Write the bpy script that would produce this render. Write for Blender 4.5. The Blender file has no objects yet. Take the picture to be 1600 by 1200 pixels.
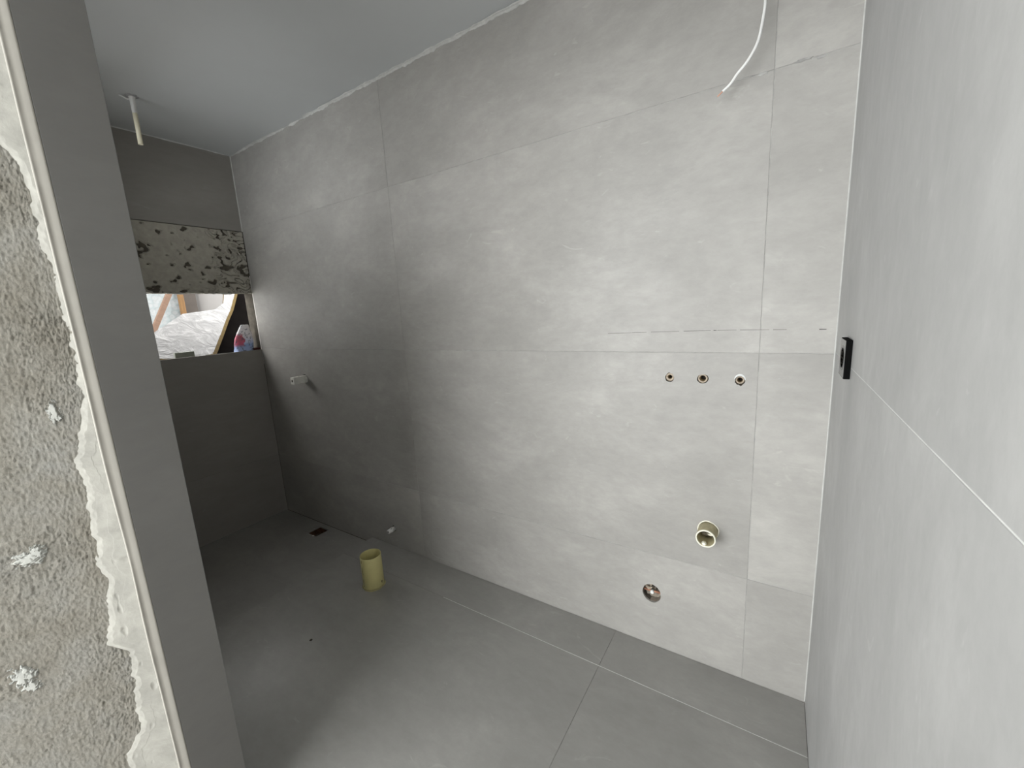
import bpy, bmesh, math, random
from mathutils import Vector, Matrix, noise
from mathutils.geometry import tessellate_polygon, delaunay_2d_cdt
random.seed(7)
S = bpy.context.scene
COL = S.collection

# ------------------------------------------------------------------ camera
L = 3.277           # right wall
H = 2.5             # ceiling
yaw, pitch, roll, FPX = 0.5785, 0.18, -0.0554, 639.1
fw = Vector((-math.sin(yaw)*math.cos(pitch), math.cos(yaw)*math.cos(pitch), -math.sin(pitch)))
rt = Vector((math.cos(yaw), math.sin(yaw), 0)); up = rt.cross(fw)
r2 = rt*math.cos(roll) + up*math.sin(roll)
u2 = -rt*math.sin(roll) + up*math.cos(roll)
cam_d = bpy.data.cameras.new('camera'); cam = bpy.data.objects.new('camera', cam_d); COL.objects.link(cam)
cam_d.sensor_width = 36; cam_d.lens = FPX/1600*36; cam_d.clip_start = 0.02
m = Matrix.Identity(4)
for i in range(3):
    m[i][0] = r2[i]; m[i][1] = u2[i]; m[i][2] = -fw[i]
m.translation = (3.1296, -1.5105, 1.3894)
cam.matrix_world = m
S.camera = cam

# ------------------------------------------------------------------ light
w = bpy.data.worlds.new('overcast_sky'); S.world = w; w.use_nodes = True
bg = w.node_tree.nodes['Background']; bg.inputs[0].default_value = (1.0, 0.99, 0.965, 1); bg.inputs[1].default_value = 6.0
def area(name, loc, rot, sx, sy, power, col):
    d = bpy.data.lights.new(name, 'AREA'); d.shape = 'RECTANGLE'; d.size = sx; d.size_y = sy
    d.energy = power; d.color = col
    o = bpy.data.objects.new(name, d); COL.objects.link(o); o.location = loc; o.rotation_euler = rot
    return o
# the big window of the room behind the photographer
area('hall_window_light', (1.2, -3.9, 1.45), (math.radians(90), 0, 0), 3.6, 2.0, 88, (0.84, 0.93, 1.0))
S.view_settings.view_transform = 'Standard'; S.view_settings.look = 'None'
S.view_settings.gamma = 1; S.view_settings.exposure = 0.0
S.view_settings.use_curve_mapping = False

# ------------------------------------------------------------------ helpers
def tag(o, label=None, cat=None, group=None, kind=None):
    if label: o['label'] = label
    if cat: o['category'] = cat
    if group: o['group'] = group
    if kind: o['kind'] = kind
    return o
def link(name, me, mat, parent=None, mtx=None, smooth=False):
    o = bpy.data.objects.new(name, me); COL.objects.link(o)
    if mat and not me.materials: me.materials.append(mat)
    if parent: o.parent = parent
    if mtx is not None: o.matrix_local = mtx
    if smooth:
        for p in me.polygons: p.use_smooth = True
    return o
def bm_obj(name, bm, mat, parent=None, mtx=None, smooth=False):
    bmesh.ops.recalc_face_normals(bm, faces=bm.faces)
    me = bpy.data.meshes.new(name); bm.to_mesh(me); bm.free()
    return link(name, me, mat, parent, mtx, smooth)
def empty(name, loc=(0, 0, 0), rot=(0, 0, 0)):
    o = bpy.data.objects.new(name, None); COL.objects.link(o); o.location = loc; o.rotation_euler = rot
    o.empty_display_size = 0.05
    return o
def box(bm, a, b, bevel=0):
    r = bmesh.ops.create_cube(bm, size=1)
    c = [(a[i]+b[i])/2 for i in range(3)]; s = [b[i]-a[i] for i in range(3)]
    for v in r['verts']:
        v.co = Vector((c[0]+v.co.x*s[0], c[1]+v.co.y*s[1], c[2]+v.co.z*s[2]))
    if bevel:
        es = list({e for v in r['verts'] for e in v.link_edges})
        bmesh.ops.bevel(bm, geom=es, offset=bevel, segments=2, affect='EDGES', profile=0.5)
def frame(u, v, o):
    u = Vector(u); v = Vector(v); n = u.cross(v)
    M = Matrix.Identity(4)
    for i in range(3):
        M[i][0] = u[i]; M[i][1] = v[i]; M[i][2] = n[i]; M[i][3] = o[i]
    return M
def lathe(bm, prof, seg=40, jag=0, seed=0, M=None):
    """closed ring profile [(r,z)...] spun round z"""
    rings = []
    for k in range(seg):
        a = 2*math.pi*k/seg; ring = []
        for r, z in prof:
            j = 1 + (jag*noise.noise(Vector((math.cos(a)*2+seed, math.sin(a)*2, z*30))) if jag else 0)
            co = Vector((r*j*math.cos(a), r*j*math.sin(a), z))
            ring.append(bm.verts.new(M @ co if M else co))
        rings.append(ring)
    n = len(prof)
    for k in range(seg):
        A, B = rings[k], rings[(k+1) % seg]
        for i in range(n-1):
            if prof[i][0] < 1e-6 and prof[i+1][0] < 1e-6: continue
            bm.faces.new((A[i], B[i], B[i+1], A[i+1]))
    bmesh.ops.remove_doubles(bm, verts=bm.verts, dist=1e-6)
def disc_obj(name, r, z, mat, parent, seg=32):
    bm = bmesh.new(); bmesh.ops.create_circle(bm, cap_ends=True, radius=r, segments=seg)
    for v in bm.verts: v.co.z = z
    me = bpy.data.meshes.new(name); bm.to_mesh(me); bm.free()
    return link(name, me, mat, parent)
def tube_path(bm, pts, r, seg=12, flat=1.0):
    pts = [Vector(p) for p in pts]
    # Catmull-Rom resample
    P = [pts[0]*2-pts[1]] + pts + [pts[-1]*2-pts[-2]]; out = []
    for i in range(1, len(P)-2):
        for t in range(6):
            t /= 6
            a, b, c, d = P[i-1], P[i], P[i+1], P[i+2]
            out.append(0.5*((2*b)+(c-a)*t+(2*a-5*b+4*c-d)*t*t+(3*b-a-3*c+d)*t**3))
    out.append(pts[-1])
    prev = None; n0 = Vector((0, 1, 0.05)).normalized()
    for i, p in enumerate(out):
        d = (out[min(i+1, len(out)-1)]-out[max(i-1, 0)]).normalized()
        s = d.cross(n0).normalized(); n = s.cross(d).normalized()
        ring = [bm.verts.new(p + s*r*math.cos(2*math.pi*k/seg) + n*r*flat*math.sin(2*math.pi*k/seg)) for k in range(seg)]
        if prev:
            for k in range(seg): bm.faces.new((prev[k], prev[(k+1) % seg], ring[(k+1) % seg], ring[k]))
        else: bm.faces.new(ring)
        prev = ring
    bm.faces.new(prev)

# ------------------------------------------------------------------ materials
def nt(name):
    ma = bpy.data.materials.new(name); ma.use_nodes = True
    return ma, ma.node_tree, ma.node_tree.nodes['Principled BSDF']
def ramp(t, fac, stops):
    r = t.nodes.new('ShaderNodeValToRGB'); t.links.new(fac, r.inputs[0])
    e = r.color_ramp.elements
    while len(e) < len(stops): e.new(0.5)
    for k, (p, c) in enumerate(stops):
        e[k].position = p; e[k].color = (*c, 1) if len(c) == 3 else c
    return r.outputs[0]
def g(v): return (v, v, v)
def noise_node(t, vec, scale, detail=4, rough=0.55, dist=0):
    n = t.nodes.new('ShaderNodeTexNoise'); n.inputs['Scale'].default_value = scale
    n.inputs['Detail'].default_value = detail; n.inputs['Roughness'].default_value = rough
    n.inputs['Distortion'].default_value = dist
    t.links.new(vec, n.inputs['Vector']); return n.outputs['Fac']
def mapped(t, scale=(1, 1, 1), rnd=True):
    tc = t.nodes.new('ShaderNodeTexCoord'); mp = t.nodes.new('ShaderNodeMapping')
    mp.inputs['Scale'].default_value = scale
    t.links.new(tc.outputs['Object'], mp.inputs['Vector'])
    if rnd:
        oi = t.nodes.new('ShaderNodeObjectInfo'); mu = t.nodes.new('ShaderNodeMath'); mu.operation = 'MULTIPLY'
        mu.inputs[1].default_value = 37.0; t.links.new(oi.outputs['Random'], mu.inputs[0])
        cb = t.nodes.new('ShaderNodeCombineXYZ')
        for k in range(3): t.links.new(mu.outputs[0], cb.inputs[k])
        t.links.new(cb.outputs[0], mp.inputs['Location'])
    return mp.outputs[0]
def mix(t, kind, fac, a, b):
    n = t.nodes.new('ShaderNodeMix'); n.data_type = 'RGBA'; n.blend_type = kind
    if isinstance(fac, (int, float)): n.inputs[0].default_value = fac
    else: t.links.new(fac, n.inputs[0])
    for s, x in ((6, a), (7, b)):
        if isinstance(x, tuple): n.inputs[s].default_value = (*x, 1)
        else: t.links.new(x, n.inputs[s])
    return n.outputs[2]
def bump(t, p, h, strength, dist=0.001):
    b = t.nodes.new('ShaderNodeBump'); b.inputs['Strength'].default_value = strength; b.inputs['Distance'].default_value = dist
    t.links.new(h, b.inputs['Height']); t.links.new(b.outputs[0], p.inputs['Normal'])

def tile_mat(name, base, streak, rough=0.5, cont=1.0):
    """large-format concrete-look porcelain; streak = local scale that stretches the brushed marks"""
    ma, t, p = nt(name)
    v = mapped(t)
    clouds = noise_node(t, v, 1.6, 5, 0.6, 0.4)
    vs = mapped(t, streak)
    st = noise_node(t, vs, 2.6, 9, 0.72, 0.25)
    vf = mapped(t, tuple(s*1.0 for s in streak))
    fine = noise_node(t, vf, 26, 6, 0.7, 0.2)
    c1 = ramp(t, clouds, [(0.3, tuple(b*(1-.075*cont) for b in base)), (0.7, tuple(b*(1+.075*cont) for b in base))])
    c2 = ramp(t, st, [(0.36, g(1-.09*cont)), (0.52, g(1.0)), (0.66, g(1+.14*cont))])
    c = mix(t, 'MULTIPLY', 1.0, c1, c2)
    c3 = ramp(t, fine, [(0.35, g(1-.04*cont)), (0.62, g(1+.04*cont))])
    c = mix(t, 'MULTIPLY', 1.0, c, c3)
    # rare pale scratches
    sc = noise_node(t, mapped(t, tuple(s*1.4 for s in streak)), 9, 3, 0.6, 1.6)
    f = ramp(t, sc, [(0.66, g(0)), (0.74, g(0.30*cont))])
    c = mix(t, 'MIX', f, c, tuple(min(1, b*1.5) for b in base))
    t.links.new(c, p.inputs['Base Color'])
    rr = ramp(t, st, [(0.3, g(rough+.06)), (0.7, g(rough-.05))])
    t.links.new(rr, p.inputs['Roughness'])
    p.inputs['Specular IOR Level'].default_value = 0.4
    bump(t, p, fine, 0.12, 0.0006)
    return ma
def plain(name, col, rough=0.6, var=0.1, scale=12, bmp=0.2, bdist=0.001, metal=0, spec=0.4, stretch=(1, 1, 1)):
    ma, t, p = nt(name)
    v = mapped(t, stretch); n = noise_node(t, v, scale, 5, 0.6, 0.3)
    c = ramp(t, n, [(0.3, tuple(x*(1-var) for x in col)), (0.7, tuple(min(1, x*(1+var)) for x in col))])
    t.links.new(c, p.inputs['Base Color']); p.inputs['Roughness'].default_value = rough
    p.inputs['Metallic'].default_value = metal; p.inputs['Specular IOR Level'].default_value = spec
    if bmp: bump(t, p, n, bmp, bdist)
    return ma

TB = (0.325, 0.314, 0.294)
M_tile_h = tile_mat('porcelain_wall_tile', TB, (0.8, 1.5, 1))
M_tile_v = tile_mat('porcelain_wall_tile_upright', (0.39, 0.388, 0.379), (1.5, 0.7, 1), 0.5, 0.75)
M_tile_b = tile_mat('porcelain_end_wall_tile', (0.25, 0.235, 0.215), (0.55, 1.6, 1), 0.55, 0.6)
M_tile_f = tile_mat('porcelain_floor_tile', (0.265, 0.258, 0.243), (0.7, 1.2, 1), 0.34, 0.9)
M_grout = plain('pale_grout', (0.33, 0.325, 0.31), 0.9, 0.25, 30, 0.2)
M_grout_w = plain('white_grout', (0.62, 0.62, 0.60), 0.9, 0.12, 30, 0.2)
M_grout_d = plain('grey_grout', (0.20, 0.19, 0.18), 0.9, 0.4, 20, 0.2)
M_sub = plain('cement_backing', (0.08, 0.07, 0.055), 0.95, 0.3, 25, 0.5)
M_ceil = plain('white_ceiling_paint', (0.50, 0.515, 0.515), 0.85, 0.02, 3, 0.06)
M_fill = plain('pale_filler', (0.48, 0.48, 0.46), 0.85, 0.12, 40, 0.6, 0.002)
M_fillw = plain('white_sealant', (0.60, 0.61, 0.60), 0.6, 0.08, 40, 0.3)

# ------------------------------------------------------------------ tiled surfaces
GAP = 0.0009
def rect(u0, u1, v0, v1): return [(u0, v0), (u1, v0), (u1, v1), (u0, v1)]
def hole_pts(h):
    if h[0] == 'rect': return rect(*h[1:])[::-1]
    u, v, ru, rv, jag, seed = h
    n = 40; out = []
    for k in range(n):
        a = -2*math.pi*k/n
        j = 1 + jag*noise.noise(Vector((math.cos(a)*2.2+seed, math.sin(a)*2.2, seed*3.1)))
        out.append((u+ru*j*math.cos(a), v+rv*j*math.sin(a)))
    return out
def plate(bm, outer, holes, w0, w1, ch=0.0):
    """slab between w0 (back) and w1 (front) with holes, chamfered rim ch"""
    cu = sum(p[0] for p in outer)/len(outer); cv = sum(p[1] for p in outer)/len(outer)
    inner = [(p[0] - math.copysign(ch, p[0]-cu), p[1] - math.copysign(ch, p[1]-cv)) for p in outer]
    loops = [inner] + holes
    flat = [p for l in loops for p in l]
    es = []; k0 = 0
    for l in loops:
        es += [(k0+i, k0+(i+1) % len(l)) for i in range(len(l))]; k0 += len(l)
    co, _, tri, orig, _, _ = delaunay_2d_cdt([Vector(p) for p in flat], es, [], 0, 1e-7)
    def inside(p, l):
        c = False; n = len(l)
        for i in range(n):
            (x1, y1), (x2, y2) = l[i], l[(i+1) % n]
            if (y1 > p[1]) != (y2 > p[1]) and p[0] < (x2-x1)*(p[1]-y1)/(y2-y1)+x1: c = not c
        return c
    vf = [None]*len(flat)
    vn = [bm.verts.new((c[0], c[1], w1)) for c in co]
    for k, og in enumerate(orig):
        for i in og: vf[i] = vn[k]
    for t in tri:
        c = sum((co[i] for i in t), Vector((0, 0)))/3
        if inside(c, inner) and not any(inside(c, h) for h in holes): bm.faces.new([vn[i] for i in t])
    i = 0
    for li, l in enumerate(loops):
        n = len(l); top = vf[i:i+n]; i += n
        if li == 0 and ch:
            mid = [bm.verts.new((a, b, w1-ch)) for a, b in outer]
            for k in range(n): bm.faces.new((top[k], top[(k+1) % n], mid[(k+1) % n], mid[k]))
            top = mid; l = outer
        bot = [bm.verts.new((a, b, w0)) for a, b in l]
        for k in range(n): bm.faces.new((top[k], top[(k+1) % n], bot[(k+1) % n], bot[k]))
        if li == 0 and not holes: bm.faces.new(bot)
def tile(parent, mat, u0, u1, v0, v1, holes=(), name='tile', tilt=0.0, w1=0.0):
    cu, cv = (u0+u1)/2, (v0+v1)/2
    o = [(a-cu, b-cv) for a, b in rect(u0+GAP, u1-GAP, v0+GAP, v1-GAP)]
    hs = [[(a-cu, b-cv) for a, b in hole_pts(h)] for h in holes]
    bm = bmesh.new(); plate(bm, o, hs, -0.0095, 0.0, 0.0006)
    ob = bm_obj(name, bm, mat, parent)
    ob.location = (cu, cv, w1)
    ob.rotation_euler = (tilt, 0, 0)
    return ob
def slab(name, mat, M, outer, holes, w0, w1):
    bm = bmesh.new(); plate(bm, outer, [hole_pts(h) for h in holes], w0, w1)
    return tag(bm_obj(name, bm, mat, None, M), kind='structure')
def grout(parent, mat, strips, depth=-0.0011, name='grout'):
    for s in strips:
        bm = bmesh.new(); box(bm, (s[0], s[2], -0.0094), (s[1], s[3], depth))
        bm_obj(name, bm, mat, parent)
def hj(u0, u1, v): return (u0, u1, v-GAP, v+GAP)
def vj(u, v0, v1): return (u-GAP, u+GAP, v0, v1)

XA, XB = 3.087, 1.476
ZT, ZM, ZL = 2.0155, 1.2106, 0.4097
SH = -0.045                                     # shower floor level
# --- wall_back (the long tiled wall)
MA = frame((1, 0, 0), (0, 0, 1), (0, 0, 0))
h_basin = [(2.816, 1.120, .0155, .0165, .25, 1.0), (2.924, 1.120, .0185, .0160, .12, 4.0), (3.036, 1.119, .0150, .0165, .25, 9.0)]
h_waste = (2.957, 0.562, .0358, .0358, .08, 2.0)
h_low = (2.759, 0.234, .036, .040, .05, 6.0)
h_plug1 = (0.502, 1.010, .028, .031, .15, 3.0)
h_plug2 = (1.226, 0.115, .018, .019, .15, 5.0)
allA = h_basin + [h_waste, h_low, h_plug1, h_plug2]
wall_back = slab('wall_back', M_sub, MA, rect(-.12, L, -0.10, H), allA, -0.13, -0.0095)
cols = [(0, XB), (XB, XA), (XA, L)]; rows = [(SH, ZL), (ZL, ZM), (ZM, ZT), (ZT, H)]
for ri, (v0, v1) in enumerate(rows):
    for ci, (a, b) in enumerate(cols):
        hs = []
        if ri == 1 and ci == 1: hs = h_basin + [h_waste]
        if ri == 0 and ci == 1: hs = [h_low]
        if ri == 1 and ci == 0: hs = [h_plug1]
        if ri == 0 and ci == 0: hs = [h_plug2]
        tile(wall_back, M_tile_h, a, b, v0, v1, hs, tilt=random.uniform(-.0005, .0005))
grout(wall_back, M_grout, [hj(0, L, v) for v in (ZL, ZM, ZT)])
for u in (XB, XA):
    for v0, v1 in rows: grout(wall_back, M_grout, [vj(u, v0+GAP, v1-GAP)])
# --- wall_left (end wall with the window opening)
WT = 0.12
MB = frame((0, 1, 0), (0, 0, 1), (0, 0, 0))
OZ0, OZ1, OY = 1.205, 1.6045, -0.95
wall_left = slab('wall_left', M_sub, MB, rect(-1.157, 0.0, -0.10, H), [('rect', OY, -0.0005, OZ0-0.012, OZ1)], -WT, -0.0095)
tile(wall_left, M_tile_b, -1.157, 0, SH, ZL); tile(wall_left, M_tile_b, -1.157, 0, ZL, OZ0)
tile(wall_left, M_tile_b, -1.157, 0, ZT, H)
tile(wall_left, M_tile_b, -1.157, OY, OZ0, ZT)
grout(wall_left, M_grout_d, [hj(-1.157, 0, ZL)])
# --- wall_right
MC = frame((0, -1, 0), (0, 0, 1), (L, 0, 0))
ZC = 1.2150
wall_right = slab('wall_right', M_sub, MC, rect(-.13, 4.2, -0.10, H), [], -0.12, -0.0095)
for a, b in ((0, 1.60), (1.60, 3.2)):
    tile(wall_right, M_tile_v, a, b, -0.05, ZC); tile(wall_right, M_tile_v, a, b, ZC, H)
grout(wall_right, M_grout_w, [hj(0, 3.2, ZC)], -0.0006)
# --- doorway reveal + front wall
XD, YF, YN = 1.93, -1.157, -1.267
MD = frame((0, 1, 0), (0, 0, 1), (XD, 0, 0))
MFi = frame((1, 0, 0), (0, 0, 1), (0, YN+.001, 0)).inverted()
# (high unseen opening added in its left half to light the long wall)
WX0, WX1, WZ0, WZ1 = 0.45, 1.35, 1.74, 2.20
wall_front = slab('wall_front', M_sub, frame((1, 0, 0), (0, 0, 1), (0, YN+.001, 0)), rect(0, XD-.0095, -0.10, H), [('rect', WX0, WX1, WZ0, WZ1)], -(YF-YN-.0105), 0)
bm = bmesh.new(); box(bm, (XD-.0094, YN, 2.14), (L, YF, H-.01)); bm_obj('door_head', bm, M_fill, wall_front, MFi)
M_tile_r = tile_mat('porcelain_reveal_tile_shaded', (0.142, 0.138, 0.129), (0.6, 1.5, 1), 0.5, 0.5)  # same porcelain, with the reveal's shade put into a darker base colour
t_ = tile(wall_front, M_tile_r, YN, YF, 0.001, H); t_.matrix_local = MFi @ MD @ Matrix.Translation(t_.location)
for a, b, c, d in ((0, WX0, SH, H), (WX1, XD-.0096, SH, H), (WX0, WX1, SH, WZ0), (WX0, WX1, WZ1, H)):
    bm = bmesh.new(); box(bm, (a+GAP, YF-.0095, c), (b-GAP, YF, d)); bm_obj('tile', bm, M_tile_b, wall_front, MFi)

# --- floor
FJ, FX, SX = -0.2059, 2.6108, 1.004
MF = Matrix.Identity(4)
floor = slab('floor', M_sub, MF, rect(SX+.001, L, -1.30, -0.0005), [(1.405, -0.31, .053, .053, 0, 0)], -0.14, -0.0095)
pipe_h = (1.405, -0.31, .056, .056, .05, 2.0)
for u0, u1, v0, v1, hs in ((SX, FX, FJ, -.001, []), (FX, L, FJ, -.001, []), (SX, FX, -1.30, FJ, [pipe_h]), (FX, L, -1.30, FJ, [])):
    tile(floor, M_tile_f, u0, u1, v0, v1, hs)
grout(floor, M_grout_w, [hj(1.80, L, FJ)], -0.0004); grout(floor, M_grout_d, [hj(SX, 1.80, FJ)], -0.0012)
grout(floor, M_grout_d, [vj(FX, FJ+GAP, -.001), vj(FX, -1.30, FJ-GAP)])
DR = ('rect', 0.478, 0.582, -0.132, -0.036)
MS = Matrix.Translation((0, 0, SH))
shower = slab('floor_shower', M_sub, MS, rect(0.0005, SX-.001, YF, -0.0005), [DR], -0.09, -0.0095)
tile(shower, M_tile_f, 0, SX-.001, YF, -0.001, [DR])
bm = bmesh.new(); box(bm, (0, -4.2, -0.14), (L+.12, -1.301, -0.002))
tag(bm_obj('floor_hall', bm, plain('hall_screed', (0.36, 0.35, 0.34), 0.8, 0.2, 4)), kind='structure')

# --- ceiling : skimmed plaster, slightly wavy, a soft fold near the end wall
bm = bmesh.new(); nx, ny = 110, 110
X0, X1, Y0, Y1 = -0.02, L+.05, -3.6, 0.03
vs = [[None]*(ny+1) for _ in range(nx+1)]
for i in range(nx+1):
    for j in range(ny+1):
        x = X0+(X1-X0)*i/nx; y = Y0+(Y1-Y0)*j/ny
        d = 0.006/(1+math.exp((x-0.20)/0.012))                        # fold parallel to the end wall
        d += 0.0025*noise.noise(Vector((x*1.3, y*1.3, 3)))
        d += 0.007*math.exp(-((y+.0)/0.05)**2)*(0.6+0.9*noise.noise(Vector((x*2.1, 0, 9))))
        vs[i][j] = bm.verts.new((x, y, H + .004 - max(-.003, d)))
for i in range(nx):
    for j in range(ny): bm.faces.new((vs[i][j], vs[i][j+1], vs[i+1][j+1], vs[i+1][j]))
r = bmesh.ops.extrude_face_region(bm, geom=bm.faces[:])
for v in r['geom']:
    if isinstance(v, bmesh.types.BMVert): v.co.z = H+.15
tag(bm_obj('ceiling', bm, M_ceil, smooth=False), kind='structure')
for p in bpy.data.objects['ceiling'].data.polygons: p.use_smooth = abs(p.normal.z) > .5

# --- ragged filler beads and sealant lines in the corners
def bead(name, mat, a, b, da, db, w, var, n, seed, jag=0.0):
    """quarter bead from a to b, legs along da and db"""
    a, b, da, db = Vector(a), Vector(b), Vector(da), Vector(db); bm = bmesh.new(); prev = None
    for i in range(n+1):
        s = i/n; p = a.lerp(b, s)
        k1 = w*(1+var*noise.noise(Vector((s*n*.11, seed, 0)))+jag*noise.noise(Vector((s*n*.45, seed, 5))))
        k2 = w*(1+var*noise.noise(Vector((s*n*.11, seed+7, 0)))+jag*noise.noise(Vector((s*n*.45, seed+7, 5))))
        k1 = max(k1, w*.15); k2 = max(k2, w*.15)
        ring = [bm.verts.new(p+da*x*k1+db*y*k2) for x, y in ((0, 0), (1, .0), (.85, .22), (.4, .45), (.2, .85), (0, 1))]
        if prev:
            for k in range(6): bm.faces.new((prev[k], prev[(k+1) % 6], ring[(k+1) % 6], ring[k]))
        else: bm.faces.new(ring)
        prev = ring
    bm.faces.new(prev)
    return tag(bm_obj(name, bm, mat), kind='structure')
bead('trim_1', M_fill, (0.02, 0, H), (L, 0, H), (0, -1, 0), (0, 0, -1), 0.010, 0.9, 420, 2.0, 0.5)
bead('trim_2', M_fill, (L, 0, 0.004), (L, 0, H), (-1, 0, 0), (0, -1, 0), 0.0026, 0.5, 160, 4.0)
bead('trim_3', M_fillw, (0, -1.15, H), (0, -0.01, H), (1, 0, 0), (0, 0, -1), 0.0055, 0.5, 120, 6.0)
bead('trim_4', M_fill, (0, 0, ZT), (0, 0, H), (1, 0, 0), (0, -1, 0), 0.004, 0.4, 60, 8.0)

# --- lintel band over the opening: notched, torn tile adhesive with the backing showing in the tears
M_adh = plain('tile_adhesive', (0.36, 0.34, 0.29), 0.9, 0.12, 30, 0.4, 0.002)
bm = bmesh.new(); nu, nv = 330, 130
U0, U1, V0, V1 = -1.155, -0.004, OZ1-.004, ZT-.004
gd = []
for i in range(nu+1):
    row = []
    for j in range(nv+1):
        u = U0+(U1-U0)*i/nu; v = V0+(V1-V0)*j/nv
        right = min(1, max(0, (u+.32)/.30)); low = max(0, 1-(v-V0)/.09)
        q = Vector((u*19+v*8, v*22-u*4, 1.7)); n1 = noise.noise(q) + .5*noise.noise(q*2.3)
        q2 = Vector((u*34+5*noise.noise(q*.6), v*19, 4.2)); n2 = abs(noise.noise(q2))
        pit = max(0, n1-(.38-.13*max(right, low*.7)))*6.0
        worm = max(0, .10-n2)*22*max(0, right*1.3+low*.7-.42+ .5*noise.noise(q*.7))
        w_ = -0.0005+.0014*noise.noise(q*3) - .0125*min(1, pit+worm)
        jit = 0.006*noise.noise(Vector((u*30, 0, 3))) if j == 0 else 0
        row.append(bm.verts.new((u, v+jit, w_)))
    gd.append(row)
for i in range(nu):
    for j in range(nv): bm.faces.new((gd[i][j], gd[i+1][j], gd[i+1][j+1], gd[i][j+1]))
r = bmesh.ops.extrude_edge_only(bm, edges=[e for e in bm.edges if e.is_boundary])
for v in r['geom']:
    if isinstance(v, bmesh.types.BMVert): v.co.z = -0.03
o = bm_obj('adhesive_bed', bm, M_adh, wall_left)
o['label'] = 'grey trowelled adhesive bed, torn and pitted'
# light dabs left on the lintel's underside
for k, (y, s) in enumerate(((-.155, .030), (-.235, .020), (-.43, .03))):
    bm = bmesh.new(); bmesh.ops.create_icosphere(bm, subdivisions=3, radius=1)
    for v in bm.verts:
        n1 = 1+.35*noise.noise(v.co*1.6+Vector((k*5, 0, 0)))
        v.co = Vector((v.co.x*s*n1*1.3, v.co.y*s*.28*n1, v.co.z*s*.5*n1))
    bm_obj('plaster_dab', bm, M_fill, wall_left, Matrix.Translation((y, OZ1-.002, -.02)), True)

# --- rough rendered wall in the foreground, left of the doorway
A1, A2 = math.radians(20), math.radians(32)
def run(a): return Vector((math.sin(a), math.cos(a), 0))          # u axis (towards the reveal)
E0 = Vector((XD, YN, 0)); SW = 0.020
E1 = E0 - run(A1)*SW
MR = frame(run(A2), (0, 0, 1), E1)
def interp(tab, z):
    if z <= tab[0][0]: return tab[0][1]
    for (a, x), (b, y) in zip(tab, tab[1:]):
        if z <= b: return x+(y-x)*(z-a)/(b-a)
    return tab[-1][1]
# u of the skim coat's ragged left margin at each height
SKIM = [(v, u-.0155) for v, u in [(0.09600000000000003, -0.0684), (0.396, -0.0684), (0.439, -0.0312), (0.504, -0.0322), (0.651, -0.0163), (0.687, -0.0498), (0.809, -0.0283), (0.936, -0.0316), (1.038, -0.0215), (1.126, -0.024), (1.259, 0.0102), (1.417, 0.0127), (1.493, 0.0125), (1.542, 0.0078), (1.624, 0.0055), (1.704, 0.0032), (1.751, -0.0172), (2.5, -0.4172)]]
M_render, t, p = nt('scratched_cement_render')
v = mapped(t, (1, 1, 1), False)
n1 = noise_node(t, v, 6, 6, .65, .3); n2 = noise_node(t, mapped(t, (1.5, .8, 1), False), 170, 7, .85, .5)
c = ramp(t, n1, [(0.3, (0.225, 0.205, 0.165)), (0.5, (0.275, 0.258, 0.218)), (0.72, (0.31, 0.30, 0.27))])
c2 = ramp(t, n2, [(0.30, g(.45)), (0.42, g(.86)), (0.55, g(1.03)), (0.70, g(1.28))])
c = mix(t, 'MULTIPLY', 1.0, c, c2)
sp = noise_node(t, v, 3.2, 3, .5, .8); fsp = ramp(t, sp, [(0.68, g(0)), (0.72, g(.5))])
c = mix(t, 'MIX', fsp, c, (0.36, 0.36, 0.33))
t.links.new(c, p.inputs['Base Color']); p.inputs['Roughness'].default_value = .95
bump(t, p, n2, .9, .005)
M_skim = plain('pale_skim_coat', (0.33, 0.32, 0.285), 0.9, 0.16, 24, 0.6, 0.003)
M_strip = plain('cream_corner_plaster', (0.37, 0.35, 0.31), 0.8, 0.06, 9, 0.15, 0.001)
bm = bmesh.new(); nu, nv = 300, 960
U0, U1, V0, V1 = -0.70, 0.0, 0.0, H
gd = []
for i in range(nu+1):
    row = []
    s = i/nu; u = U0+(U1-U0)*(1-(1-s)**1.5)                          # finer near the doorway
    for j in range(nv+1):
        v_ = V0+(V1-V0)*j/nv
        q = Vector((u*78, v_*44, 0)); a = noise.noise(q+Vector((noise.noise(q*.4)*2, 0, 0)))
        b = noise.noise(Vector((u*190, v_*120, 4))); c_ = noise.noise(Vector((u*5, v_*4, 8)))
        d_ = noise.noise(Vector((u*330, v_*200, 7)))
        gate = max(0, noise.noise(Vector((u*9, v_*7, 2)))+.12)
        crack = max(0, .07-abs(noise.noise(Vector((u*34+2*b, v_*8+a*.6, 5)))))*.030*min(1, gate*3)
        row.append(bm.verts.new((u, v_, -.004+(.0012+.0010*gate)*a+.0016*b+.0013*d_+.003*c_-crack)))
    gd.append(row)
for i in range(nu):
    for j in range(nv): bm.faces.new((gd[i][j], gd[i+1][j], gd[i+1][j+1], gd[i][j+1]))
wf = bm_obj('wall_hall', bm, M_render, None, MR, True); tag(wf, kind='structure')
# body of that wall
bm = bmesh.new(); box(bm, (U0, 0, -.11), (U1, H, -.013)); bm_obj('masonry', bm, M_sub, wf)
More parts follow.
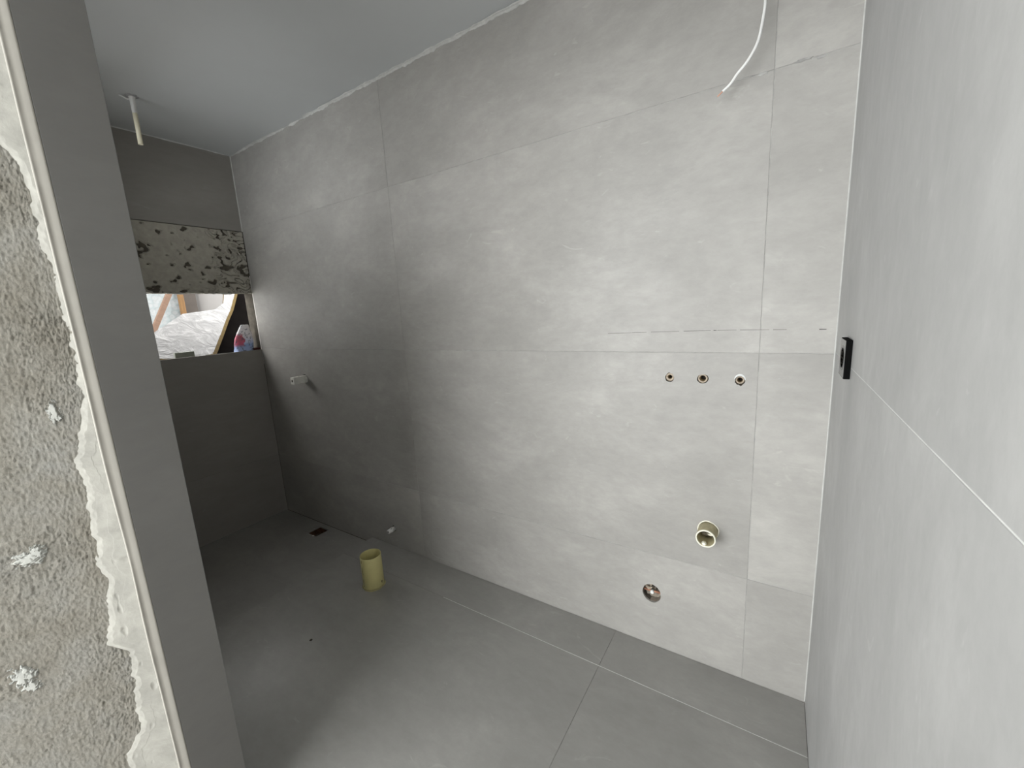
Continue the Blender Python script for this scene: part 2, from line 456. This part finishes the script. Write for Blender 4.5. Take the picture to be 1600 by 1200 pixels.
# skim coat, feathered and ragged at its left margin
bm = bmesh.new(); nu, nv = 90, 760; gd = []
for j in range(nv+1):
    v_ = H*j/nv; um = min(-.008, interp(SKIM, v_)-.006)
    um += .012*noise.noise(Vector((v_*22, 1, 0)))+.0045*noise.noise(Vector((v_*75, 2, 0)))+.0015*noise.noise(Vector((v_*260, 2, 0)))
    row = []
    for i in range(nu+1):
        s = i/nu; u = um*(1-s)
        edge = (u-um)
        rag = .0035*noise.noise(Vector((u*120, v_*120, 0)))
        th = .0030*min(1, max(-.2, (edge+rag)/.012)) if edge < .03 else .003
        hole = max(0, noise.noise(Vector((u*42, v_*30, 6)))-.52)*.012
        wz = -.0035 + th + .0006*noise.noise(Vector((u*30, v_*18, 9))) - hole + .003*noise.noise(Vector((u*5, v_*4, 8)))*(1 if edge < .03 else .6)
        if i == 0: wz = -.012
        row.append(bm.verts.new((u, v_, wz)))
    gd.append(row)
for j in range(nv):
    for i in range(nu): bm.faces.new((gd[j][i], gd[j][i+1], gd[j+1][i+1], gd[j+1][i]))
o = bm_obj('skim_coat', bm, M_skim, wf, None, True); o['label'] = 'pale smooth skim coat with ragged margin'
# smooth corner strip between skim and tiles + raised ridge where they meet
bm = bmesh.new(); nv = 500; prev = None
n1v = Vector((math.cos(A1), -math.sin(A1), 0))
for j in range(nv+1):
    z = H*j/nv
    k = .0015*noise.noise(Vector((z*6, 3, 0)))+.0008*noise.noise(Vector((z*30, 5, 0)))
    ring = []
    for s, hgt in ((0, -.02), (0, 0.0), (.15, .0006), (.5, .0004), (.84, .0), (.92, .0016+k*.6), (1.02, .0020+k), (1.10, .0), (1.10, -.02)):
        ww = SW*s*(1 + (.10*noise.noise(Vector((z*4, 8, 0))) if s > .8 else 0))
        ring.append(bm.verts.new(E0 - run(A1)*ww + n1v*(hgt) + Vector((0, 0, z))))
    if prev:
        for q in range(9): bm.faces.new((prev[q], prev[(q+1) % 9], ring[(q+1) % 9], ring[q]))
    prev = ring
o = bm_obj('corner_strip', bm, M_strip, wf, None, True); o.matrix_parent_inverse = MR.inverted()
o['label'] = 'cream plaster corner strip'
M_daub = plain('whitish_daub', (0.37, 0.37, 0.34), 0.9, 0.12, 60, 0.5, 0.002)
# daubs of white filler on the rough render
for k, (u, v_, a, b) in enumerate([(-0.06, 1.232, 0.01, 0.022), (-0.052, 1.221, 0.004, 0.006), (-0.155, 0.932, 0.022, 0.014), (-0.14, 0.944, 0.012, 0.012), (-0.212, 0.674, 0.018, 0.02), (-0.205, 0.646, 0.014, 0.012)]):
    bm = bmesh.new(); bmesh.ops.create_grid(bm, x_segments=46, y_segments=46, size=1)
    for v in bm.verts:
        x, y = v.co.x*1.35, v.co.y*1.35; rr = math.hypot(x, y)
        n = noise.noise(Vector((x*2.1+k*9, y*2.1, 0)))*.9+noise.noise(Vector((x*6+k*9, y*6, 3)))*.55+noise.noise(Vector((x*14, y*14, k)))*.3
        v.co = Vector((x*a, y*b, -.0105+.0105*min(1.05, max(0, 1.75-rr*1.1+n*.9))))
    bm_obj('filler_daub', bm, M_daub, wf, Matrix.Translation((u, v_, -.0006)), True)

# ------------------------------------------------------------------ things on the long wall
M_pvc_y = plain('yellow_pvc', (0.58, 0.53, 0.25), 0.42, 0.08, 9, 0.1)
M_pvc_b = plain('dirty_beige_pvc', (0.42, 0.37, 0.23), 0.5, 0.30, 22, 0.2)
M_rim = plain('cut_pvc_rim', (0.80, 0.78, 0.66), 0.5, 0.05, 30, 0.1)
M_dark = plain('dark_bore', (0.035, 0.028, 0.02), 0.9, 0.4, 30, 0.3)
M_brass = plain('dull_brass', (0.30, 0.22, 0.12), 0.45, 0.25, 60, 0.2, metal=0.6)
M_tan = plain('dusty_fitting', (0.36, 0.30, 0.23), 0.6, 0.2, 60, 0.3)
M_white = plain('white_plastic', (0.72, 0.72, 0.70), 0.4, 0.05, 20, 0.1)
M_dustw = plain('dusty_white_plastic', (0.66, 0.65, 0.60), 0.55, 0.12, 60, 0.2)
M_cream = plain('cream_conduit', (0.66, 0.62, 0.47), 0.4, 0.06, 20, 0.1)
M_copper = plain('copper_tube', (0.72, 0.36, 0.24), 0.35, 0.1, 30, 0.1, metal=0.7)
M_hole = plain('mortar_in_hole', (0.11, 0.09, 0.07), 0.95, 0.4, 60, 0.6, 0.003)
def wallM(u, v, w=0.0): return frame((1, 0, 0), (0, 0, 1), (u, -w, v))
def sleeve(parent, r, depth, mat, rv=None, name='sleeve', w=-.009):
    bm = bmesh.new(); lathe(bm, [(r, w), (r*1.06, w), (r*1.06, -depth), (0, -depth), (0, -depth+.002), (r, -depth+.002), (r, w)], 40)
    if rv:
        for v in bm.verts: v.co.y *= rv/r
    return bm_obj(name, bm, mat, parent, None, True)
labels = ['leftmost of the three small pipe outlets, chipped hole with tan fitting',
          'middle of the three small pipe outlets, widest ring with a dark bore',
          'rightmost of the three small pipe outlets, ringed with white filler at its top']
for k, h in enumerate(h_basin):
    e = empty('water_outlet'); e.matrix_world = wallM(h[0], h[1])
    tag(e, labels[k], 'pipe outlet', 'water outlets above the waste pipe')
    sleeve(e, h[2]*.99, .05, M_hole, h[3]*.99)
    ri = (.0075, .0100, .0080)[k]; ro = (.0146, .0156, .0134)[k]; dz = (-.006, -.003, -.006)[k]
    bm = bmesh.new(); lathe(bm, [(ri, dz-.002), (ri+.001, dz), (ro-.001, dz), (ro, dz-.002), (ro, -.045), (ri, -.045), (ri, dz-.002)], 36)
    o = bm_obj('fitting', bm, (M_tan, M_tan, M_tan)[k], e, Matrix.Translation((0, .001, 0)), True)
    # female thread rings inside
    bm = bmesh.new()
    for q in range(4): lathe(bm, [(ri, -.012-q*.006), (ri*.86, -.014-q*.006), (ri, -.016-q*.006)], 28)
    bm_obj('thread', bm, M_brass, o)
    b_ = disc_obj('bore_end', ri, -.040, M_dark, o)
    if k == 2:
        bm = bmesh.new(); n = 26; prev = None
        for q in range(n+1):
            a = math.radians(5+165*q/n); ww = .0045*max(0, math.sin(math.pi*q/n))**.6+.0004
            rr = .0150
            ring = [bm.verts.new((math.cos(a)*(rr+s*ww), math.sin(a)*(rr+.001+s*ww)*1.05, z)) for s, z in ((-.35, -.004), (-.3, .0008), (.4, .0016), (1, .0002))]
            if prev:
                for s in range(3): bm.faces.new((prev[s], prev[s+1], ring[s+1], ring[s]))
            prev = ring
        bm_obj('filler_ring', bm, M_fillw, e, None, True)

# waste stub
e = empty('waste_pipe'); e.matrix_world = wallM(h_waste[0], h_waste[1])
tag(e, 'short beige plastic waste pipe sticking out of the wall below the three outlets', 'pipe')
P_ = .062
bm = bmesh.new(); lathe(bm, [(.0285, -.06), (.0320, -.06), (.0320, P_-.001), (.0314, P_), (.0292, P_), (.0285, P_-.001), (.0285, -.06)], 56)
bm_obj('pipe_body', bm, M_pvc_b, e, None, True)
bm = bmesh.new(); lathe(bm, [(.0283, P_-.004), (.0283, P_+.0008), (.0323, P_+.0008), (.0323, P_-.004)], 56, .02, 3)
o = bm_obj('rim', bm, M_rim, e, None, True); o['label'] = 'pale cut rim'
sleeve(e, .0352, .06, M_hole, name='wall_hole')
bm = bmesh.new(); lathe(bm, [(.0322, .0002), (.0332, .0022), (.0358, .0012), (.0362, -.002)], 56, .07, 5)
o = bm_obj('filler_collar', bm, M_rim, e, None, True)
for v in list(o.data.vertices): v.co.y += .0015
bm = bmesh.new(); bmesh.ops.create_icosphere(bm, subdivisions=4, radius=1)
for v in bm.verts:
    d = 1+.4*noise.noise(v.co*2.0)
    v.co = Vector((v.co.x*.026*d, v.co.y*.026*d, -.01+v.co.z*.012+.012*noise.noise(v.co*3.4)))
bm_obj('debris', bm, plain('plug_debris', (0.16, 0.14, 0.10), 0.6, 0.6, 50, 0.6, 0.003), e, None, True)
for (cx, cy, cz, a, b, c_) in ((-.006, -.0245, .050, .0085, .0065, .011), (.010, -.010, .008, .010, .0035, .004), (.009, .001, .006, .007, .003, .004)):
    bm = bmesh.new(); bmesh.ops.create_icosphere(bm, subdivisions=3, radius=1)
    for v in bm.verts:
        d = 1+.3*noise.noise(v.co*2+Vector((cx*900, 0, 0))); v.co = Vector((cx+v.co.x*a*d, cy+v.co.y*b*d, cz+v.co.z*c_*d))
    bm_obj('plaster_lump', bm, M_rim, e, None, True)

# low round cut-out with copper tube
e = empty('pipe_cutout'); e.matrix_world = wallM(h_low[0], h_low[1])
tag(e, 'round hole cut low in the wall, copper tube with a white centre inside', 'pipe outlet')
sleeve(e, .0355, .04, M_hole, .0395)
bm = bmesh.new(); bmesh.ops.create_circle(bm, cap_ends=True, radius=1, segments=36); bmesh.ops.subdivide_edges(bm, edges=bm.edges[:], cuts=1)
bm.free()
bm = bmesh.new(); bmesh.ops.create_grid(bm, x_segments=24, y_segments=24, size=.036)
for v in bm.verts:
    d = v.co.length
    if d > .035: v.co *= .035/d
    v.co.z = -.030+.006*noise.noise(v.co*90)
bm_obj('mortar_bed', bm, plain('grey_brown_mortar', (0.24, 0.21, 0.17), 0.9, 0.35, 70, 0.6, 0.003), e, None, True)
Mx = Matrix.Translation((0, .0, -.017)) @ Matrix.Rotation(math.radians(90), 4, 'Y') @ Matrix.Translation((0, 0, -.033))
bm = bmesh.new(); lathe(bm, [(0, 0), (.0042, 0), (.0042, .066), (0, .066)], 20, M=Mx); bm_obj('copper_tube', bm, M_copper, e, None, True)
bm = bmesh.new(); lathe(bm, [(0, -.020), (.0075, -.020), (.0075, -.006), (.0060, -.0045), (0, -.0045)], 28); bm_obj('white_cap', bm, M_white, e, None, True)
bm = bmesh.new(); lathe(bm, [(.009, -.022), (.011, -.012), (.014, -.012), (.016, -.022)], 24, .25, 3, Matrix.Translation((-.014, .020, 0))); bm_obj('tube_stub', bm, M_tan, e, None, True)
bm = bmesh.new(); box(bm, (-.005, .018, -.028), (.010, .027, -.012), .0015); box(bm, (.012, .008, -.028), (.018, .026, -.014), .0015); bm_obj('bracket', bm, M_dark, e)

# the two plugs by the shower
def plug(name, h, L_, r, mat, label, sq):
    e = empty(name); e.matrix_world = wallM(h[0], h[1]); tag(e, label, 'pipe plug')
    sleeve(e, h[2]*.98, .04, M_hole, h[3]*.98, 'wall_hole')
    bm = bmesh.new()
    n = 4 if sq else 1
    if sq:
        box(bm, (-r*.9, -r, -.02), (r*.9, r, L_), .0035)
    else:
        lathe(bm, [(0, -.02), (r, -.02), (r, L_-.0015), (r-.0015, L_), (0, L_)], 28)
    b = bm_obj('body', bm, mat, e, None, not sq)
    bm = bmesh.new(); lathe(bm, [(r*.93, L_*.30), (r*1.10, L_*.32), (r*1.10, L_*.48), (r*.93, L_*.5)], 28)
    if not sq: bm_obj('collar', bm, mat, e, None, True)
    else: bm.free()
    bm = bmesh.new(); lathe(bm, [(0, 0), (r*.35, 0), (r*.35, .0012), (0, .0012)], 16, M=Matrix.Translation((0, 0, L_-.0005)))
    bm_obj('screw_slot', bm, M_dark, b)
    bm = bmesh.new(); box(bm, (r*.2, r*.6, L_*.45), (r*.5, r*1.01, L_*.58)); bm_obj('mark', bm, M_dark, b)
plug('pipe_plug', h_plug1, .088, .023, M_dustw, 'dusty pale square pipe plug on the long wall, level with the window sill', True)
plug('pipe_plug', h_plug2, .046, .0130, M_white, 'small white pipe plug low on the wall behind the yellow pipe', False)

# pencil line
M_pen = plain('pencil_mark', (0.07, 0.065, 0.06), 0.7, 0.3, 60, 0)
for a, b, z0, z1 in ((2.591, 2.68, 1.2800, 1.2812), (2.682, 2.735, 1.2814, 1.2822), (2.75, 2.845, 1.2826, 1.2836), (2.86, 2.945, 1.2840, 1.2846), (2.953, 2.962, 1.2846, 1.2846),
                     (2.964, 3.02, 1.2846, 1.2846), (3.03, 3.11, 1.2846, 1.2840), (3.12, 3.155, 1.2838, 1.2834), (3.235, 3.252, 1.2826, 1.2824)):
    th = .0007 if b-a > .03 else .0013
    bm = bmesh.new()
    f = [bm.verts.new(c) for c in ((a, z0-th, .0001), (b, z1-th*.7, .0001), (b, z1+th*.7, .0001), (a, z0+th, .0001),
                                   (a, z0-th, .0003), (b, z1-th*.7, .0003), (b, z1+th*.7, .0003), (a, z0+th, .0003))]
    for q in ((0, 1, 2, 3), (4, 5, 6, 7), (0, 1, 5, 4), (1, 2, 6, 5), (2, 3, 7, 6), (3, 0, 4, 7)): bm.faces.new([f[i] for i in q])
    bm_obj('pencil_dash', bm, M_pen, wall_back)
# smear of filler where the upper joint is chipped
for k, (u, v_, a, b) in enumerate(((3.155, 2.017, .020, .0035), (3.195, 2.012, .014, .004), (3.06, 2.013, .012, .004), (3.02, 2.016, .02, .002))):
    bm = bmesh.new(); bmesh.ops.create_icosphere(bm, subdivisions=4, radius=1)
    for v in bm.verts:
        d = 1+.7*noise.noise(v.co*1.8+Vector((k*9, 0, 0))); v.co = Vector((v.co.x*a*d, v.co.y*b*d, v.co.z*.0016))
    bm_obj('filler_smear', bm, M_grout, wall_back, Matrix.Translation((u, v_, 0)), True)

# socket on the right wall
e = empty('wall_socket'); e.matrix_world = frame((0, -1, 0), (0, 0, 1), (L, -.271, 1.2335))
tag(e, 'slim black square socket plate on the right wall over the pale joint', 'socket')
M_blk = plain('black_gloss_plastic', (0.012, 0.012, 0.013), 0.4, 0.1, 20, 0, spec=0.12)
bm = bmesh.new(); box(bm, (-.043, -.045, .0002), (.043, .045, .0125), .0012); pl = bm_obj('plate', bm, plain('matt_black_plastic', (0.004, 0.004, 0.004), .8, 0, 20, 0, spec=.03), e)
bm = bmesh.new(); box(bm, (-.0415, -.0435, .0124), (.0415, .0435, .0128), .0002); bm_obj('front_panel', bm, plain('black_glass_front', (0.02, 0.021, 0.022), .16, 0, 20, 0, spec=.9), e)
bm = bmesh.new(); lathe(bm, [(.0285, .0124), (.0285, .0131), (.0300, .0131), (.0300, .0124)], 48); bm_obj('ring', bm, bpy.data.materials['black_glass_front'], pl, None, True)
bm = bmesh.new(); lathe(bm, [(0, .0123), (.024, .0123), (.024, .0128), (0, .0128)], 48); bm_obj('socket_face', bm, bpy.data.materials['black_glass_front'], pl, None, True)
for x, y in ((-.0095, 0), (.0095, 0), (0, .013), (0, -.013), (-.006, .0075), (.006, -.0075)):
    bm = bmesh.new(); lathe(bm, [(0, .0128), (.0026, .0128), (.0026, .0131), (0, .0131)], 16, M=Matrix.Translation((x, y, 0))); bm_obj('contact_hole', bm, M_dark, pl)

# hanging cable
CABLE = [(3.0537, 0.004, 2.259), (3.0537, -0.012, 2.257), (3.0579, -0.045, 2.1736), (3.0544, -0.05, 2.1271), (3.045, -0.055, 2.0744), (3.0223, -0.055, 2.0351), (2.9981, -0.055, 2.0108), (2.9828, -0.055, 1.9912), (2.962, -0.055, 1.976)]
e = empty('hanging_cable', CABLE[0]); tag(e, 'white cable hanging loose from the top of the long wall', 'cable')
c0 = Vector(CABLE[0])
bm = bmesh.new(); tube_path(bm, [Vector(p_)-c0 for p_ in CABLE], .0036, 14, .7); bm_obj('sheath', bm, M_white, e, None, True)
bm = bmesh.new(); a_ = Vector(CABLE[-1]); d_ = (a_-Vector(CABLE[-2])).normalized()
tube_path(bm, [a_-c0, a_+d_*.008-c0, a_+d_*.016-c0], .0016, 8); bm_obj('bare_core', bm, M_copper, e, None, True)

# ceiling conduit
e = empty('ceiling_conduit', (.448, -.62, H)); tag(e, 'cream conduit stub hanging down from the ceiling with white cable at its top', 'conduit')
lean = Matrix.Rotation(math.radians(-1.0), 4, 'X') @ Matrix.Rotation(math.radians(-1.5), 4, 'Y')
bm = bmesh.new(); lathe(bm, [(.0080, -.215), (.0100, -.215), (.0100, .0), (.0080, .0), (.0080, -.215)], 28, M=lean); bm_obj('tube', bm, M_cream, e, None, True)
bm = bmesh.new(); lathe(bm, [(.0102, -.075), (.0106, -.07), (.0112, -.01), (.014, .0)], 24, .12, 2, lean); bm_obj('plaster_smear', bm, M_white, e, None, True)
bm = bmesh.new(); tube_path(bm, [(.0, .005, -.004), (-.012, -.016, -.012), (-.016, -.03, -.006), (-.014, -.045, -.004)], .0030); bm_obj('cable_end', bm, M_white, e, None, True)
bm = bmesh.new(); lathe(bm, [(.010, -.002), (.022, -.0015), (.026, .002)], 24, .3, 4); bm_obj('ceiling_hole', bm, plain('hole_shadow_grey', (0.30, 0.30, 0.30), .9), e, None, True)

# ------------------------------------------------------------------ floor things
e = empty('soil_pipe', (1.405, -.31, 0)); tag(e, 'yellow plastic soil pipe standing upright out of the floor', 'pipe')
bm = bmesh.new(); lathe(bm, [(.0495, -.13), (.0530, -.13), (.0530, .173), (.0525, .175), (.0502, .175), (.0495, .173), (.0495, -.13)], 64); bm_obj('pipe_body', bm, M_pvc_y, e, None, True)
bm = bmesh.new(); lathe(bm, [(.0532, .007), (.0545, .005), (.0560, .0010), (.0585, .0003)], 64, .10, 7); bm_obj('grout_smear', bm, plain('yellowish_dirt', (0.32, 0.29, 0.15), .9, .3, 30), e, None, True)
bm = bmesh.new(); lathe(bm, [(0, -.12), (.0495, -.12), (.0495, -.118), (0, -.118)], 32); bm_obj('pipe_bottom', bm, M_dark, e)
# printed dashes along the pipe (camera-left side), scuff low on its right
def patch(name, a0, a1, z0, z1, mat):
    bm = bmesh.new(); n = 6; pr = None
    for k in range(n+1):
        a = a0+(a1-a0)*k/n; c = (math.cos(a)*.0534, math.sin(a)*.0534)
        r_ = (bm.verts.new((*c, z0)), bm.verts.new((*c, z1)))
        if pr: bm.faces.new((pr[0], r_[0], r_[1], pr[1]))
        pr = r_
    bm_obj(name, bm, mat, e)
va = math.radians(-34)                                             # bearing towards the camera
for z0, z1 in ((.150, .166), (.085, .128), (.030, .060), (.016, .026)): patch('printed_mark', va-1.13, va-1.07, z0, z1, M_dark)
patch('scuff', va+.75, va+.92, .026, .034, M_hole); patch('scuff', va+.80, va+.88, .020, .026, M_hole)

e = empty('floor_drain', (.53, -.084, SH)); tag(e, 'open square drain cut-out in the sunken shower floor', 'drain')
M_rust = plain('rusty_brown', (0.10, 0.045, 0.025), 0.7, 0.5, 30, 0.4, 0.002)
bm = bmesh.new()
for a, b in (((-.051, -.047, -.085), (-.048, .047, -.010)), ((.048, -.047, -.085), (.051, .047, -.010)), ((-.048, -.047, -.085), (.048, -.044, -.010)), ((-.048, .044, -.085), (.048, .047, -.010)), ((-.048, -.044, -.085), (.048, .044, -.045))): box(bm, a, b)
bm_obj('drain_body', bm, M_rust, e)
bm = bmesh.new(); lathe(bm, [(.024, -.045), (.024, -.034), (.028, -.034), (.028, -.045)], 32); bm_obj('outlet_ring', bm, M_hole, e, None, True)
bm = bmesh.new(); bmesh.ops.create_icosphere(bm, subdivisions=2, radius=1)
for v in bm.verts: d = 1+.5*noise.noise(v.co*2); v.co = Vector((v.co.x*.009*d, v.co.y*.006*d, .003+v.co.z*.0035*d))
o = bm_obj('plaster_crumb', bm, M_dustw, None, Matrix.Translation((.560, -.137, SH)), True)
tag(o, 'small white crumb beside the floor drain', 'debris')
bm = bmesh.new(); lathe(bm, [(0, .0002), (.0055, .0002), (.0065, .0006), (0, .0016)], 20, .3, 2)
o = bm_obj('dark_speck', bm, M_dark, None, Matrix.Translation((1.465, -.701, 0))); tag(o, 'tiny black speck on the floor in front of the yellow pipe', 'debris')

# ------------------------------------------------------------------ outside the opening
# reveal next to the long wall, rough sill bed
M_plw = plain('white_render', (0.85, 0.82, 0.79), 0.9, 0.05, 20, 0.2)
bm = bmesh.new(); box(bm, (-WT, 0.0005, 1.10), (-0.0005, .0092, 1.72)); tag(bm_obj('wall_reveal', bm, M_plw), kind='structure')
# white-faced insulation board leaning outside: outline on its own sloping plane
tn = .9; N_ = Vector((tn, .15, 1)).normalized(); P0 = Vector((-.14, -.3, 1.17))
PAN = [(-.326, -.496, 1.367), (-.19, -.74, 1.27), (-.155, -.85, 1.24), (-.155, -.538, 1.18), (-.155, -.38, 1.17), (-.181, -.239, 1.198), (-.331, -.116, 1.314), (-.479, .003, 1.43),
       (-.584, .092, 1.51), (-.773, .232, 1.66), (-.95, .34, 1.80), (-.90, .20, 1.79), (-.756, .142, 1.659), (-.641, .074, 1.565), (-.568, -.023, 1.513), (-.496, -.263, 1.485)]
def on_plane(q):
    q = Vector(q); return q - N_*((q-P0).dot(N_))
def sheet(name, pts, off0, off1, mat, parent):
    bm = bmesh.new(); A_ = [bm.verts.new(q+N_*off0) for q in pts]; B_ = [bm.verts.new(q+N_*off1) for q in pts]
    ua = (pts[4]-pts[1]).normalized(); va_ = N_.cross(ua)
    tri = tessellate_polygon([[Vector((q.dot(ua), q.dot(va_), 0)) for q in pts]])
    for t3 in tri:
        bm.faces.new([A_[i] for i in t3]); bm.faces.new([B_[i] for i in t3][::-1])
    n = len(pts)
    for k in range(n): bm.faces.new((A_[k], A_[(k+1) % n], B_[(k+1) % n], B_[k]))
    return bm_obj(name, bm, mat, parent)
e = empty('insulation_board', P0); tag(e, 'white foil-faced insulation board leaning outside the opening, with yellow foam edge', 'board')
pp = [on_plane(q)-P0 for q in PAN]
M_foil, t, p = nt('wrinkled_white_sheet')
v = mapped(t, (1, 1, 1), False); n1 = noise_node(t, v, 9, 5, .6, 1.5); n2 = noise_node(t, v, 3, 2, .5, .3)
c = ramp(t, n1, [(0.3, g(.11)), (0.5, g(.15)), (0.66, g(.27))]); t.links.new(c, p.inputs['Base Color'])
p.inputs['Roughness'].default_value = .35; bump(t, p, n1, .8, .012)
sheet('white_facing', pp, 0.002, 0.004, M_foil, e)
cen = sum(pp, Vector())/len(pp); side = Vector((-.2, .95, 0)).normalized()
pf = [q + (Vector((0, .024, .0)) if 5 <= k <= 10 else Vector((0, 0, 0))) for k, q in enumerate(pp)]
sheet('foam_core', pf, -.028, .0015, plain('yellow_foam', (0.065, 0.040, 0.004), .9, .2, 40, .4), e)

M_txt, t, p = nt('scalloped_pale_wall')
v = mapped(t, (1, 1, 1), False)
wv = t.nodes.new('ShaderNodeTexVoronoi'); wv.inputs['Scale'].default_value = 26; t.links.new(v, wv.inputs['Vector'])
c = ramp(t, wv.outputs['Distance'], [(0.0, (.21, .232, .236)), (.35, (.245, .256, .258)), (.6, (.20, .225, .23))]); t.links.new(c, p.inputs['Base Color']); p.inputs['Roughness'].default_value = .8
bump(t, p, wv.outputs['Distance'], .6, .01)
bm = bmesh.new(); box(bm, (-1.66, -1.2, .6), (-1.60, .135, 2.4)); tag(bm_obj('wall_outside', bm, M_txt), kind='structure')
M_wood = plain('raw_batten', (0.13, 0.08, 0.055), .8, .2, 10, .3, stretch=(1, 1, 8))
M_wood2 = plain('orange_timber', (0.13, 0.07, 0.025), .8, .2, 10, .3, stretch=(8, 8, 1))
bm = bmesh.new(); box(bm, (-.018, -.019, -1.08), (.018, .019, .42), .002)
d_ = Vector((0, -.163, -.32)).normalized()
o = bm_obj('timber_batten', bm, M_wood, None, Matrix.Translation((-1.3, -.118, 1.56)) @ Vector((0, 0, 1)).rotation_difference(-d_).to_matrix().to_4x4())
tag(o, 'brown timber batten leaning diagonally outside the opening', 'timber')
bm = bmesh.new(); box(bm, (-1.55, .085, .6), (-1.50, .118, 2.1), .002); o = bm_obj('timber_post', bm, M_wood2); tag(o, 'thin orange timber post beyond the leaning white board', 'timber')
bm = bmesh.new(); box(bm, (-1.59, .119, .6), (-1.56, .235, 2.1)); o = bm_obj('brown_board', bm, plain('grey_brown_board', (0.05, 0.042, 0.036), .8, .15, 8, .2)); tag(o, 'grey brown board upright behind the white insulation board', 'board')
# pale curved sheet beside it
bm = bmesh.new(); pr = None
for k in range(15):
    a = math.radians(10+80*k/14); c = (-1.62+.10*math.sin(a)*1.0, .245+.25*(1-math.cos(a))); 
    r_ = [bm.verts.new((c[0], c[1], z)) for z in (.6, 2.1)] + [bm.verts.new((c[0]-.004, c[1]+.004, z)) for z in (2.1, .6)]
    if pr:
        for q in range(4): bm.faces.new((pr[q], pr[(q+1) % 4], r_[(q+1) % 4], r_[q]))
    pr = r_
o = bm_obj('curved_sheet', bm, plain('pale_sheet', (0.15, 0.145, 0.14), .6, .04, 6, .1), None, None, True); tag(o, 'pale curved sheet behind the top of the white insulation board', 'board')
# black sheet standing in for the deep shade of the gap
BL = [(-.16, -.42), (-.16, .02), (-.30, .30), (-.98, .95), (-.98, .44), (-.72, .16), (-.55, .02), (-.33, -.14)]
bl = [Vector((x, y, 1.17-.9*(x+.14)-.15*(y+.3)))-P0 for x, y in BL]
def sheet2(name, pts, off0, off1, mat):
    o = sheet(name, pts, off0, off1, mat, None); o.location = P0; return o
o = sheet2('gap_shade_sheet', bl, -.062, -.056, plain('gap_shade_black', (0.0025, 0.002, 0.0018), .95, .3, 8, .2, spec=0.02))
tag(o, 'black sheet standing in for the shade in the gap between the white board and the wall', 'shade sheet')
bm = bmesh.new(); box(bm, (-2.6, -1.3, .55), (-1.0, 1.2, .6)); tag(bm_obj('ground_outside', bm, M_plw), kind='structure')

# bag on the sill
M_bag, t, p = nt('printed_plastic_bag')
tc = t.nodes.new('ShaderNodeTexCoord'); sp_ = t.nodes.new('ShaderNodeSeparateXYZ'); t.links.new(tc.outputs['Object'], sp_.inputs[0])
hgt = ramp(t, sp_.outputs['Z'], [(0.0, (.50, .60, .88)), (.05, (.30, .42, .72)), (.07, (.62, .68, .88)), (.11, (.88, .84, .90)), (.2, (.90, .88, .88))])
blot = noise_node(t, mapped(t, (1, 1, 1), False), 30, 2, .5, .5)
# red print on the left half, dark scribble marks
lr = t.nodes.new('ShaderNodeMath'); lr.operation = 'MULTIPLY_ADD'; t.links.new(sp_.outputs['Y'], lr.inputs[0]); lr.inputs[1].default_value = -9; t.links.new(blot, lr.inputs[2])
fr = ramp(t, lr.outputs[0], [(0.52, g(0)), (0.57, g(.9))])
zb = ramp(t, sp_.outputs['Z'], [(0.035, g(0)), (0.055, g(1)), (0.115, g(1)), (0.135, g(0))])
fr = mix(t, 'MULTIPLY', 1.0, fr, zb)
c = mix(t, 'MIX', fr, hgt, (.50, .04, .09))
b2 = noise_node(t, mapped(t, (1, 1.4, 1), False), 62, 2, .5, .8)
fd = ramp(t, b2, [(0.57, g(0)), (0.62, g(.85))]); c = mix(t, 'MIX', fd, c, (.09, .10, .16))
t.links.new(c, p.inputs['Base Color']); p.inputs['Roughness'].default_value = .35
bm = bmesh.new(); nu, nv = 36, 28; gd = []
for j in range(nv+1):
    s = j/nv; row = []
    hw = .063*(1-.62*max(0, (s-.35)/.65)**1.5); cx = .030*s**1.3; th = .028*(1-s)**.7+.004
    for i in range(nu):
        a = 2*math.pi*i/nu
        x = th*math.sin(a); y = hw*math.copysign(abs(math.cos(a))**.8, math.cos(a))+cx
        n = noise.noise(Vector((x*40, y*30, s*5)))
        row.append(bm.verts.new((x*(1+.35*n), y*(1+.06*n), s*.190+.004*n)))
    gd.append(row)
for j in range(nv):
    for i in range(nu): bm.faces.new((gd[j][i], gd[j][(i+1) % nu], gd[j+1][(i+1) % nu], gd[j+1][i]))
bm.faces.new(gd[0]); bm.faces.new(gd[-1])
o = bm_obj('plastic_bag', bm, M_bag, None, Matrix.Translation((-.062, -.090, OZ0-.009)), True)
tag(o, 'crumpled blue, white and red printed plastic bag on the window sill', 'bag')
# grey-green block and dark red scrap on the sill
bm = bmesh.new(); box(bm, (-.012, -.052, 0), (.012, .052, .042), .0015)
o = bm_obj('tile_offcut', bm, plain('grey_green_stone', (0.27, 0.29, 0.25), .8, .1, 20, .2), None, Matrix.Translation((-.070, -.442, OZ0-.012)))
tag(o, 'grey green tile offcut standing on the sill in front of the white board', 'offcut')
bm = bmesh.new(); bmesh.ops.create_cube(bm, size=1); bmesh.ops.subdivide_edges(bm, edges=bm.edges[:], cuts=4, use_grid_fill=True)
for v in bm.verts:
    n = noise.noise(v.co*3); v.co = Vector((v.co.x*.05, v.co.y*.035, v.co.z*.022*(1+.3*n)+.011))
o = bm_obj('red_scrap', bm, plain('dark_red', (0.06, 0.012, 0.010), .8, .2, 20, .2), None, Matrix.Translation((-.040, -.018-.002, OZ0-.009))); tag(o, 'dark red scrap on the sill at the foot of the bag', 'scrap')
